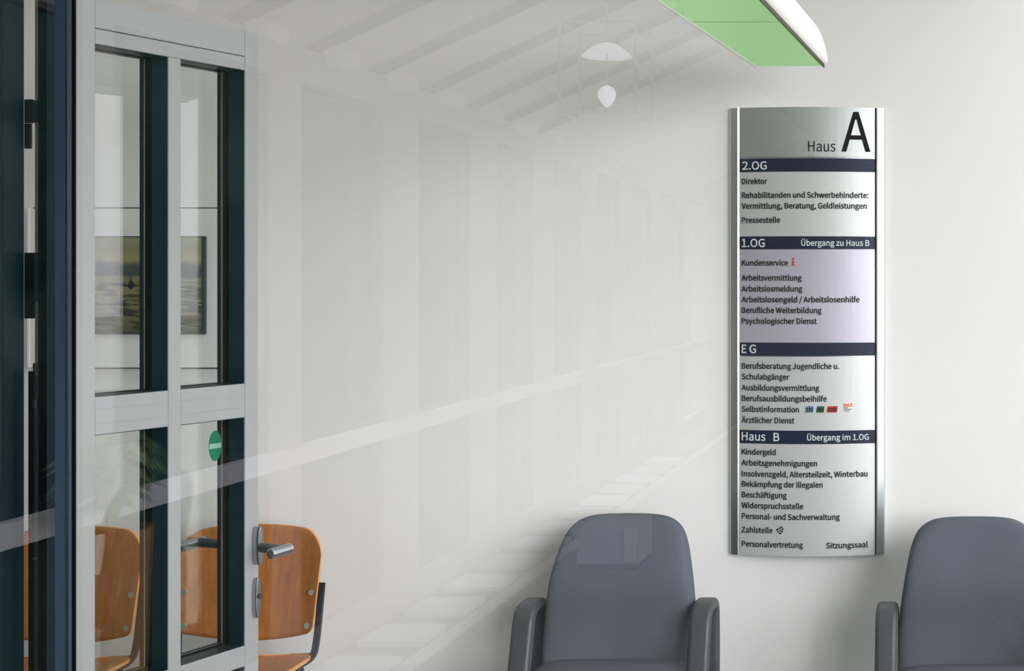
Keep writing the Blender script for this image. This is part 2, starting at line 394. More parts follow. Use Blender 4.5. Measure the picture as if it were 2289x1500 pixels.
# door furniture on both faces
def oval(bm, cx, cz, w, h, y0, y1, n=28, inset=0.0):
    r = []
    for k, (yy, sc) in enumerate(((y0, 1), (y0 + (y1 - y0) * 0.75, 1.0), (y1, 1 - inset))):
        ring = []
        for i in range(n):
            a = 2 * PI * i / n
            ca, sa = math.cos(a), math.sin(a)
            ring.append(bm.verts.new((cx + sc * w / 2 * math.copysign(abs(ca) ** 0.6, ca), yy, cz + (h / 2 - (1 - sc) * w / 2) * math.copysign(abs(sa) ** 0.75, sa))))
        r.append(ring)
    for k in range(2):
        for i in range(n):
            bm.faces.new([r[k][i], r[k][(i + 1) % n], r[k + 1][(i + 1) % n], r[k + 1][i]])
    bm.faces.new(r[0]); bm.faces.new(r[-1])
for sgn, yb in ((-1, 0.0), (1, T)):
    pl = bmesh.new(); oval(pl, 0.4465, 0.925, 0.020, 0.100, yb, yb + sgn * 0.021, inset=0.2)
    hp = obj('handle', pl, M_steel, leaf, smooth=False, bevel=0.0015)
    bm = bmesh.new(); cyl(bm, (0.4465, yb + sgn * 0.021, 0.921), (0.4465, yb + sgn * 0.096, 0.921), 0.0125, 18); obj('handle_neck', bm, M_dsteel, hp)
    bm = bmesh.new()
    path = [Vector((0.466, yb + sgn * 0.098, 0.921)), Vector((0.40 if sgn < 0 else 0.375, yb + sgn * 0.098, 0.918))]
    cyl(bm, path[0], path[1], 0.0135, 20); obj('lever', bm, M_steel, hp, bevel=0.003)
    pl = bmesh.new(); oval(pl, 0.4465, 0.790, 0.018, 0.104, yb, yb + sgn * 0.014, inset=0.2)
    kp = obj('key_plate', pl, M_steel, leaf, bevel=0.0015)
    bm = bmesh.new(); cyl(bm, (0.4465, yb + sgn * 0.014, 0.795), (0.4465, yb + sgn * 0.019, 0.795), 0.0065, 16); obj('lock_cylinder', bm, M_dsteel, kp)
# round green sticker on the lower right glass
def glass_xy(px, Y=None, d=0.0745):
    u = (px - X0) / F
    px_, py_ = LP.x - LD.y * d * 1.0, LP.y + LD.x * d
    return (u * py_ - px_) / (LD.x - u * LD.y)
sc_ = glass_xy(480.5); sy_ = LP.y + LD.y * sc_ + LD.x * 0.0745
sz_ = CZ - (996.5 - Y0) / F * sy_; sr_ = 34.0 / F * sy_
bm = bmesh.new(); oo = []
for i in range(40):
    a = 2 * PI * i / 40; oo.append((sc_ + sr_ * 0.5 * math.cos(a), sz_ + sr_ * math.sin(a)))
f0 = [bm.verts.new((x, 0.0735, z)) for x, z in oo]; f1 = [bm.verts.new((x, 0.0743, z)) for x, z in oo]
bm.faces.new(f0); bm.faces.new(f1)
for i in range(40): bm.faces.new([f0[i], f0[(i + 1) % 40], f1[(i + 1) % 40], f1[i]])
st = thing('oval_sticker', leaf.matrix_world @ Vector((0, 0, 0)), 'oval green sticker with a pale bar on the lower right door glass', 'sticker')
st.location = LP; st.rotation_euler = leaf.rotation_euler
obj('sticker_disc', bm, M_green, st)
obj('sticker_bar', boxes(((sc_ - sr_ * 0.46, 0.0729, sz_ - sr_ * 0.17), (sc_ + sr_ * 0.46, 0.0734, sz_ + sr_ * 0.15))), M_stickerband, st)

# ------------------------------------------------------------------ board and framed print on the wall
bY = WALL - 0.022
bd = thing('display_board', P(300, 645, WALL), 'plain pale board on the wall seen through the door glass', 'board')
bl = bd.location
A = P(64, 822, bY) - bl; B = P(556, 466, bY) - bl
obj('board_panel', boxes(((A.x, bY - bl.y, A.z), (B.x, -0.001, B.z))), M_wall, bd, bevel=0.0015)
obj('lit_edge_strip', boxes(((A.x - 0.002, bY - bl.y - 0.004, A.z), (A.x + 0.004, -0.001, B.z))), M_white, bd)  # whiter strip paints the board's left edge as lit
obj('seam', boxes(((A.x + 0.004, -0.006, B.z + 0.0003), (B.x, -0.001, B.z + 0.004))), M_gasket, bd)  # dark strips colour in the shadow gaps above and below the board
obj('seam', boxes(((A.x + 0.004, -0.006, A.z - 0.004), (B.x, -0.001, A.z - 0.0003))), M_gasket, bd)

def print_mat(z0, z1):
    m = bpy.data.materials.new('evening_water_print'); m.use_nodes = True
    N, L = m.node_tree.nodes, m.node_tree.links; b = N['Principled BSDF']
    tc = N.new('ShaderNodeTexCoord'); sx = N.new('ShaderNodeSeparateXYZ'); L.new(tc.outputs['Object'], sx.inputs[0])
    mr = N.new('ShaderNodeMapRange'); mr.inputs[1].default_value = z0; mr.inputs[2].default_value = z1; L.new(sx.outputs[2], mr.inputs[0])
    n0 = N.new('ShaderNodeTexNoise'); n0.inputs['Scale'].default_value = 9; n0.inputs['Detail'].default_value = 4
    L.new(tc.outputs['Object'], n0.inputs[0])
    ad = N.new('ShaderNodeMath'); ad.operation = 'MULTIPLY_ADD'; ad.inputs[1].default_value = 0.10; L.new(n0.outputs['Fac'], ad.inputs[0])
    sb = N.new('ShaderNodeMath'); sb.operation = 'SUBTRACT'; sb.inputs[1].default_value = 0.05; L.new(mr.outputs[0], sb.inputs[0]); L.new(sb.outputs[0], ad.inputs[2])
    r = N.new('ShaderNodeValToRGB'); e = r.color_ramp.elements
    e[0].position = 0; e[0].color = lin((74, 78, 58)); e[1].position = 1; e[1].color = lin((150, 150, 112))
    for p, c in ((0.30, (120, 112, 72)), (0.50, (128, 122, 80)), (0.58, (112, 108, 74)), (0.60, (58, 60, 54)), (0.66, (56, 64, 62)), (0.70, (66, 72, 70)), (0.76, (148, 142, 92)), (0.88, (132, 128, 92))):
        x = e.new(p); x.color = lin(c)
    L.new(ad.outputs[0], r.inputs[0])
    mp = N.new('ShaderNodeMapping'); mp.inputs['Scale'].default_value = (14, 1, 80); L.new(tc.outputs['Object'], mp.inputs[0])
    n = N.new('ShaderNodeTexNoise'); n.inputs['Scale'].default_value = 1.0; n.inputs['Detail'].default_value = 3; L.new(mp.outputs[0], n.inputs[0])
    r2 = N.new('ShaderNodeValToRGB'); r2.color_ramp.elements[0].position = 0.42; r2.color_ramp.elements[0].color = (0.12, 0.12, 0.1, 1); r2.color_ramp.elements[1].position = 0.56; r2.color_ramp.elements[1].color = (1, 1, 1, 1)
    L.new(n.outputs['Fac'], r2.inputs[0])
    lt = N.new('ShaderNodeMath'); lt.operation = 'LESS_THAN'; lt.inputs[1].default_value = 0.53; L.new(mr.outputs[0], lt.inputs[0])
    mx = N.new('ShaderNodeMix'); mx.data_type = 'RGBA'; mx.blend_type = 'MULTIPLY'
    L.new(lt.outputs[0], mx.inputs[0]); L.new(r.outputs[0], mx.inputs[6]); L.new(r2.outputs[0], mx.inputs[7])
    L.new(mx.outputs[2], b.inputs['Base Color']); b.inputs['Roughness'].default_value = 0.5
    return m
pY = bY - 0.012
pr = thing('framed_print', P(310, 640, bY), 'framed print of a boat on evening water, hung on the pale board', 'picture')
pl_ = pr.location
A = P(150, 747, pY) - pl_; B = P(458, 528, pY) - pl_
fw = 0.011
obj('print', boxes(((A.x + fw, pY - pl_.y + 0.003, A.z + fw * 0.5), (B.x - fw, -0.003, B.z - fw * 0.3))), print_mat(A.z, B.z), pr)
obj('frame', boxes(((A.x, pY - pl_.y, A.z), (A.x + fw, -0.001, B.z)), ((B.x - fw, pY - pl_.y, A.z), (B.x, -0.001, B.z)),
                   ((A.x + fw, pY - pl_.y, A.z), (B.x - fw, -0.001, A.z + fw * 0.5)), ((A.x + fw, pY - pl_.y, B.z - fw * 0.3), (B.x - fw, -0.001, B.z))), mat('charcoal_picture_frame', (58, 64, 66), 0.5, noise=0.05), pr)
bm = bmesh.new(); c = P(291.5, 637, pY) - pl_
yy = pY - pl_.y + 0.0024
def flat(bm, pts, y=yy, d=0.0005):
    f = [bm.verts.new((p[0], y, p[1])) for p in pts]; g = [bm.verts.new((p[0], y + d, p[1])) for p in pts]
    bm.faces.new(f); bm.faces.new(g[::-1])
    for i in range(len(pts)): bm.faces.new([f[i], f[(i + 1) % len(pts)], g[(i + 1) % len(pts)], g[i]])
hull = [(c.x + 0.0115 * math.cos(a) * (1 if math.sin(a) < 0.3 else 0.75), c.z + 0.0135 * math.sin(a)) for a in [2 * PI * i / 16 for i in range(16)]]
flat(bm, hull)
flat(bm, [(c.x - 0.004, c.z + 0.0125), (c.x - 0.0005, c.z + 0.036), (c.x + 0.0005, c.z + 0.036), (c.x - 0.0028, c.z + 0.0125)], yy - 0.0006)
flat(bm, [(c.x + 0.004, c.z + 0.0125), (c.x + 0.0005, c.z + 0.036), (c.x - 0.0005, c.z + 0.036), (c.x + 0.0028, c.z + 0.0125)], yy - 0.0012)
flat(bm, [(c.x - 0.026, c.z - 0.0055), (c.x + 0.024, c.z - 0.0055), (c.x + 0.024, c.z - 0.0035), (c.x - 0.026, c.z - 0.0035)], yy - 0.0018)
obj('boat_silhouette', bm, M_black, pr)

# ------------------------------------------------------------------ the directory sign
sign = thing('directory_sign', (P(1805, 740, WALL).x, WALL, CZ - (1243 - Y0) / F * 4.31), 'tall curved silver building directory on the white wall between the grey armchairs', 'sign')
SL = sign.location
def s_off(px): return 0.020 + 0.034 * max(0.0, 1 - ((px - 1805) / 172.0) ** 2)
def SP(px, py, up=0.0):
    Y = WALL - s_off(px) - up
    return Vector(((px - X0) / F * Y, Y, CZ - (py - Y0) / F * 4.31)) - SL
def curved(px0, px1, py0, py1, up, back=None, n=18):
    """slab that follows the sign's curve; back=None runs it to 3 mm behind its face"""
    bm = bmesh.new(); rows = []
    for i in range(n + 1):
        px = px0 + (px1 - px0) * i / n
        f = [SP(px, py0, up), SP(px, py1, up)]
        if back is None: g = [SP(px, py0, up - 0.003), SP(px, py1, up - 0.003)]
        else:
            g = [Vector((f[0].x, back, f[0].z)), Vector((f[1].x, back, f[1].z))]
        rows.append([bm.verts.new(v) for v in (f[0], f[1], g[1], g[0])])
    for i in range(n):
        for k in range(4):
            bm.faces.new([rows[i][k], rows[i][(k + 1) % 4], rows[i + 1][(k + 1) % 4], rows[i + 1][k]])
    bm.faces.new(rows[0]); bm.faces.new(rows[-1][::-1])
    return bm
obj('housing', curved(1641, 1964, 241.5, 1241.5, -0.0035, -0.001), M_alu, sign)

FONT = None
try:
    FONT = bpy.data.fonts.load(os.path.join(bpy.utils.resource_path('LOCAL'), 'datafiles', 'fonts', 'Noto Sans CJK Regular.woff2'))
except Exception:
    FONT = None
def text_bm(bm, body, px0, px1, base, cap, weight=0.012, up=0.0045, mi=0):
    """lettering fitted between two columns of the sign, cap height and baseline in the same units"""
    cu = bpy.data.curves.new('lettering', 'FONT'); cu.body = body
    if FONT: cu.font = FONT
    cu.offset = weight * 0.36; cu.resolution_u = 4
    ref = bpy.data.curves.new('lettering', 'FONT'); ref.body = 'H'
    if FONT: ref.font = FONT
    ro = bpy.data.objects.new('lettering', ref); to = bpy.data.objects.new('lettering', cu)
    COL.objects.link(ro); COL.objects.link(to)
    dg = bpy.context.evaluated_depsgraph_get(); dg.update()
    me = bpy.data.meshes.new_from_object(to.evaluated_get(dg)); mr = bpy.data.meshes.new_from_object(ro.evaluated_get(dg))
    H = max(v.co.y for v in mr.vertices)
    xa = min(v.co.x for v in me.vertices); xb = max(v.co.x for v in me.vertices)
    kx_ = (px1 - px0) / (xb - xa); ky = cap / H
    n0 = len(bm.verts)
    bm.from_mesh(me); bm.verts.ensure_lookup_table(); bm.faces.ensure_lookup_table()
    for v in bm.verts[n0:]:
        v.co = SP(px0 + (v.co.x - xa) * kx_, base - v.co.y * ky, up)
    for f in bm.faces:
        if f.verts[0].index >= n0 or f.verts[0].index == -1: pass
    bpy.data.objects.remove(ro); bpy.data.objects.remove(to)
    bpy.data.meshes.remove(me); bpy.data.meshes.remove(mr); bpy.data.curves.remove(cu); bpy.data.curves.remove(ref)
def letters(parent, m, lines, name='lettering'):
    for l in lines:
        bm = bmesh.new(); text_bm(bm, *l)
        me = bpy.data.meshes.new(name); bm.to_mesh(me); bm.free(); me.materials.append(m)
        o = bpy.data.objects.new(name, me); COL.objects.link(o); o.parent = parent
XA, XB = 1653.5, 1955.5
C = 12.0; Wt = 0.0235
p = obj('header_panel', curved(XA, XB, 240.5, 351.5, 0.0028), M_header, sign)
letters(p, M_ink, [('Haus', 1806.5, 1867.5, 339.5, 23.0, 0.0), ('A', 1881, 1946, 339, 88.0, 0.004)])
obj('divider', curved(XA, XB, 352.5, 354.5, 0.0032), M_alu_side, sign)
p = obj('floor_band', curved(XA, XB, 355, 384, 0.0032), M_band, sign)
letters(p, M_letter, [('2.OG', 1659, 1714, 379, 17.5, 0.018)])
p = obj('listing_panel', curved(XA, XB, 384.7, 528.3, 0.0028), M_panel, sign)
letters(p, M_ink, [('Direktor', 1658, 1715, 411.3, C, Wt), ('Rehabilitanden und Schwerbehinderte:', 1658, 1941.5, 442.5, C, Wt),
                   ('Vermittlung, Beratung, Geldleistungen', 1657.5, 1937.5, 466.5, C, Wt), ('Pressestelle', 1658, 1744, 498, C, Wt)])
p = obj('floor_band', curved(XA, XB, 529, 557, 0.0032), M_band, sign)
letters(p, M_letter, [('1.OG', 1658, 1709.5, 552, 17.5, 0.018), ('Übergang zu Haus B', 1791, 1943.5, 549.5, 12.5, 0.017)])
p = obj('listing_panel', curved(XA, XB, 557.7, 765.5, 0.0028), M_lilac, sign); p['label'] = 'lilac tinted panel'
letters(p, M_ink, [('Kundenservice', 1658, 1761.5, 593.5, C, Wt), ('Arbeitsvermittlung', 1657.5, 1792, 627, C, Wt), ('Arbeitslosmeldung', 1657.5, 1793.5, 651.5, C, Wt),
                   ('Arbeitslosengeld / Arbeitslosenhilfe', 1657.5, 1921.5, 675.5, C, Wt), ('Berufliche Weiterbildung', 1658, 1836.5, 699.5, C, Wt), ('Psychologischer Dienst', 1658, 1826, 723.5, C, Wt)])
bm = bmesh.new()
def quad(bm, pts, up=0.0045):
    bm.faces.new([bm.verts.new(SP(x, y, up)) for x, y in pts])
def disc(bm, cx, cy, r, up=0.0045, n=14):
    bm.faces.new([bm.verts.new(SP(cx + r * math.cos(2 * PI * i / n), cy + r * math.sin(2 * PI * i / n), up)) for i in range(n)])
disc(bm, 1772.8, 578.6, 2.3)
quad(bm, [(1771, 583), (1774.8, 583), (1774.8, 592), (1771, 592)]); quad(bm, [(1769.6, 583), (1771, 583), (1771, 584.6), (1769.6, 584.6)]); quad(bm, [(1769.4, 592), (1776.6, 592), (1776.6, 594), (1769.4, 594)])
def mark(name, bm, m, parent):
    me = bpy.data.meshes.new(name); bm.to_mesh(me); bm.free(); me.materials.append(m)
    o = bpy.data.objects.new(name, me); COL.objects.link(o); o.parent = parent; return o
mark('information_mark', bm, M_red, p)
p = obj('floor_band', curved(XA, XB, 766, 795, 0.0032), M_band, sign)
letters(p, M_letter, [('E', 1658, 1668, 789, 18, 0.018), ('G', 1675, 1690, 789, 18, 0.018)])
p = obj('listing_panel', curved(XA, XB, 797, 961.5, 0.0028), M_panel, sign)
letters(p, M_ink, [('Berufsberatung Jugendliche u.', 1658, 1875.5, 824, C, Wt), ('Schulabgänger', 1658, 1764.5, 848, C, Wt), ('Ausbildungsvermittlung', 1657.5, 1831.5, 872.5, C, Wt),
                   ('Berufsausbildungsbeihilfe', 1658, 1848, 896.5, C, Wt), ('Selbstinformation', 1658, 1786, 920.5, C, Wt), ('Ärztlicher Dienst', 1657.5, 1776, 945, C, Wt)])
for x0_, x1_, m_, t_ in ((1799, 1817, M_logoblue, 'sis'), (1824, 1841, M_logogreen, 'ais'), (1848, 1870.5, M_logored, 'osis')):
    bm = bmesh.new(); quad(bm, [(x0_, 921.5), (x1_, 921.5), (x1_ + 2.6, 907), (x0_ + 2.6, 907)], 0.0042)
    o = mark('logo_patch', bm, m_, p)
    letters(p, M_ink, [(t_, x0_ + 2.2, x1_ + 0.6, 918.5, 11.0, 0.03, 0.0052)], 'logo_lettering')
bm = bmesh.new(); quad(bm, [(1885.5, 921), (1907, 921), (1907, 900), (1885.5, 900)], 0.0042)
mark('logo_patch', bm, mat('white_logo_patch', (232, 230, 222), 0.6, noise=0.01), p)
letters(p, M_orange, [('BIZ', 1886.5, 1906, 908.5, 6.5, 0.05, 0.0052)], 'logo_lettering')
letters(p, M_ink, [('Berufs-', 1887, 1896.5, 912.3, 2.6, 0.03, 0.0052), ('Informations-', 1887, 1905, 915.8, 2.6, 0.03, 0.0052), ('Zentrum', 1887, 1898.5, 919.2, 2.6, 0.03, 0.0052)], 'logo_small_print')
p = obj('floor_band', curved(XA, XB, 962, 991, 0.0032), M_band, sign)
letters(p, M_letter, [('Haus', 1658, 1711, 984.5, 18.0, 0.012), ('B', 1729, 1742, 985, 18.0, 0.014), ('Übergang im 1.OG', 1804, 1942, 983, 12.5, 0.017)])
p = obj('listing_panel', curved(XA, XB, 991.7, 1241.5, 0.0028), M_panel, sign)
letters(p, M_ink, [('Kindergeld', 1658, 1734, 1016, C, Wt), ('Arbeitsgenehmigungen', 1657.5, 1826.5, 1040.5, C, Wt), ('Insolvenzgeld, Altersteilzeit, Winterbau', 1658, 1939.5, 1065, C, Wt),
                   ('Bekämpfung der illegalen', 1658, 1839, 1088, C, Wt), ('Beschäftigung', 1658, 1758.5, 1112, C, Wt), ('Widerspruchsstelle', 1657.5, 1795.5, 1136, C, Wt),
                   ('Personal- und Sachverwaltung', 1658, 1877.5, 1160, C, Wt), ('Zahlstelle', 1657.5, 1727, 1190.5, C, Wt), ('Personalvertretung', 1658, 1795, 1222, C, Wt), ('Sitzungssaal', 1846.5, 1940, 1223.5, C, Wt)])
bm = bmesh.new(); quad(bm, [(1734.8, 1182.2), (1747.6, 1174.2), (1752, 1181.5), (1739.4, 1189.6)], 0.0042)
for i, (cx, cy) in enumerate(((1742.6, 1190.5), (1745.2, 1190.8), (1748.6, 1186.6))): disc(bm, cx, cy, 1.7, 0.0046 + i * 0.0003)
mark('banknote_mark', bm, M_ink, p)
bm = bmesh.new()
for i, (cx, cy) in enumerate(((1742.2, 1182.6), (1746.2, 1180.0))):
    n = 14
    o_ = [bm.verts.new(SP(cx + 2.0 * math.cos(2 * PI * k / n), cy + 2.3 * math.sin(2 * PI * k / n), 0.0056)) for k in range(n)]
    i_ = [bm.verts.new(SP(cx + 1.0 * math.cos(2 * PI * k / n), cy + 1.2 * math.sin(2 * PI * k / n), 0.0056)) for k in range(n)]
    for k in range(n): bm.faces.new([o_[k], o_[(k + 1) % n], i_[(k + 1) % n], i_[k]])
quad(bm, [(1738.2, 1183.4), (1739.2, 1182.8), (1741.2, 1186.4), (1740.2, 1187)], 0.0056)
mark('banknote_numerals', bm, M_letter, p)
# aluminium side rails: slanting flank, then the upright lip beside the panels
def rail(px_out, px_in, lip, name, py0=240, py1=1242):
    bm = bmesh.new()
    def col(px, up): a = SP(px, py0, up); b = SP(px, py1, up); return a, b
    sgn = 1 if px_in > px_out else -1
    prof = [(px_out, -s_off(px_out) + 0.001), (px_out, -0.016), (px_out + sgn * 3, -0.004), (px_in - sgn * lip, 0.0005), (px_in - sgn * lip, 0.0085), (px_in, 0.0040), (px_in, -0.0036), (px_in - sgn * 1.5, -s_off(px_in) + 0.001)]
    ra = [bm.verts.new(SP(x, py0, u)) for x, u in prof]; rb_ = [bm.verts.new(SP(x, py1, u)) for x, u in prof]
    k = len(prof)
    for i in range(k): bm.faces.new([ra[i], ra[(i + 1) % k], rb_[(i + 1) % k], rb_[i]])
    bm.faces.new(ra); bm.faces.new(rb_[::-1])
    return obj(name, bm, M_alu_side, sign)
rail(1630.5, 1652.8, 4.2, 'side_rail')
rail(1979, 1958.4, 3.0, 'side_rail')
obj('joint', curved(1956.0, 1958.0, 240.5, 1241.5, 0.0015, n=2), M_gasket, sign)

# ------------------------------------------------------------------ grey upholstered armchairs (local: x right, y away from us, z up, origin on the floor)
def cushion(outline, prof):
    """outline: closed list of (a, b) around a centre; prof: list of (scale, depth) rings from the back centre to the front centre -> verts (a, b, depth)"""
    bm = bmesh.new(); rings = []
    ca = sum(p[0] for p in outline) / len(outline); cb_ = sum(p[1] for p in outline) / len(outline)
    for sc, d in prof:
        rings.append([bm.verts.new((ca + (a - ca) * sc, cb_ + (b - cb_) * sc, d)) for a, b in outline])
    k = len(outline)
    for r0, r1 in zip(rings, rings[1:]):
        for i in range(k): bm.faces.new([r0[i], r0[(i + 1) % k], r1[(i + 1) % k], r1[i]])
    for r, flip in ((rings[0], 1), (rings[-1], 0)):
        c = bm.verts.new((sum(v.co.x for v in r) / k, sum(v.co.y for v in r) / k, r[0].co.z))
        for i in range(k): bm.faces.new([c, r[i], r[(i + 1) % k]])
    return bm
def spline(pts, n=6):
    out = []
    k = len(pts)
    for i in range(k):
        p0, p1, p2, p3 = (Vector(pts[(i + j - 1) % k]) for j in range(4))
        for s in range(n):
            t = s / n
            out.append(tuple(0.5 * ((2 * p1) + (p2 - p0) * t + (2 * p0 - 5 * p1 + 4 * p2 - p3) * t * t + (3 * p1 - p0 - 3 * p2 + p3) * t ** 3)))
    return out

def make_armchair():
    root = thing('armchair', (0, 0, 0), 'x', 'chair', 'grey upholstered armchairs along the white wall')
    half = [(0.0, 0.885), (0.085, 0.8835), (0.135, 0.874), (0.170, 0.850), (0.190, 0.812), (0.203, 0.76), (0.214, 0.70), (0.224, 0.63), (0.2295, 0.56), (0.230, 0.48), (0.226, 0.42), (0.19, 0.40)]
    outl = half + [(0.0, 0.398)] + [(-a, b) for a, b in half[:0:-1]]
    outl = spline(outl, 3)
    prof = [(0.45, 0.052), (0.80, 0.050), (0.95, 0.040), (0.992, 0.022), (1.0, 0.004), (0.992, -0.012), (0.962, -0.024), (0.90, -0.032), (0.75, -0.039), (0.5, -0.045), (0.22, -0.048)]
    bm = cushion(outl, prof)
    for v in bm.verts:
        x, z, d = v.co
        rec = 0.20 * (z - 0.42) / 0.46 * 0.55                       # leans back
        hol = 0.10 * (x / 0.23) ** 2 * 0.25                          # wings come forward a little
        lum = 0.046 * math.exp(-((z - 0.715) / 0.115) ** 2)            # lumbar swell
        v.co = Vector((x, d + rec - hol - (lum if d < 0 else 0), z))
    obj('backrest', bm, M_fabric, root, smooth=True, subsurf=1)
    # plastic back shell behind the upholstery
    bm = cushion([(a * 0.94, 0.40 + (b - 0.40) * 0.97) for a, b in outl], [(0.5, 0.075), (0.9, 0.073), (0.99, 0.062), (1.0, 0.050), (0.9, 0.046)])
    for v in bm.verts:
        x, z, d = v.co
        v.co = Vector((x, d + 0.20 * (z - 0.42) / 0.46 * 0.55 - 0.10 * (x / 0.23) ** 2 * 0.25, z))
    obj('back_shell', bm, M_armplastic, root, smooth=True)
    so = spline([(0.0, 0.02), (0.15, 0.02), (0.215, 0.0), (0.237, -0.06), (0.243, -0.20), (0.240, -0.36), (0.215, -0.45), (0.12, -0.475), (0, -0.48), (-0.12, -0.475), (-0.215, -0.45), (-0.240, -0.36), (-0.243, -0.20), (-0.237, -0.06), (-0.215, 0.0), (-0.15, 0.02)], 3)
    bm = cushion(so, [(0.5, 0.385), (0.93, 0.387), (0.985, 0.398), (1.0, 0.420), (0.995, 0.441), (0.965, 0.457), (0.90, 0.468), (0.75, 0.476), (0.5, 0.482), (0.2, 0.484)])
    obj('seat', bm, M_fabric, root, smooth=True, subsurf=1)
    obj('seat_pan', boxes(((-0.20, -0.42, 0.365), (0.20, -0.01, 0.385))), M_blackplastic, root, bevel=0.004)
    for sx in (-1, 1):
        X = sx * 0.262
        V = lambda y, z: Vector((X, y, z))
        path = rounded([V(0.055, 0.33), V(0.06, 0.50), V(0.055, 0.626), V(-0.02, 0.634), V(-0.085, 0.626), V(-0.108, 0.56), V(-0.148, 0.44), V(-0.185, 0.33)], 0.045, 6)
        bm = bmesh.new(); sweep(bm, path, rrect(0.064, 0.032, 0.014, 4), Vector((1, 0, 0)))
        ar = obj('armrest', bm, M_armplastic, root, smooth=True)
        m = ar.modifiers.new('w', 'WEIGHTED_NORMAL')
        # welt running along the inner edge of the arm
        bm = bmesh.new(); sweep(bm, [q + Vector((-sx * 0.0315, 0, 0)) for q in path], circle(0.0028, 8), Vector((1, 0, 0))); obj('arm_welt', bm, M_armplastic, ar, smooth=True)
        for yy_, foot in ((-0.185, -0.22), (0.055, 0.075)):
            bm = bmesh.new(); sweep(bm, [V(yy_, 0.330), V((yy_ + foot) / 2, 0.16), V(foot, 0.0)], rrect(0.036, 0.028, 0.008, 3), Vector((1, 0, 0))); obj('leg', bm, M_blackplastic, root, smooth=True)
        obj('side_rail', boxes(((X - 0.012, -0.185, 0.345), (X + 0.012, 0.055, 0.372))), M_blackplastic, root)
    obj('cross_bar', boxes(((-0.25, -0.17, 0.340), (0.25, -0.13, 0.364))), M_blackplastic, root)
    return root
ch = make_armchair()
ch.location = ((1403 - X0) / F * 4.17, 4.065, 0); ch['label'] = 'grey upholstered armchair left of the tall silver sign'
c2 = copy_tree(ch); c2.location = ((2177 - X0) / F * 4.15, 4.010, 0); c2['label'] = 'grey upholstered armchair right of the sign, cut by the right edge'

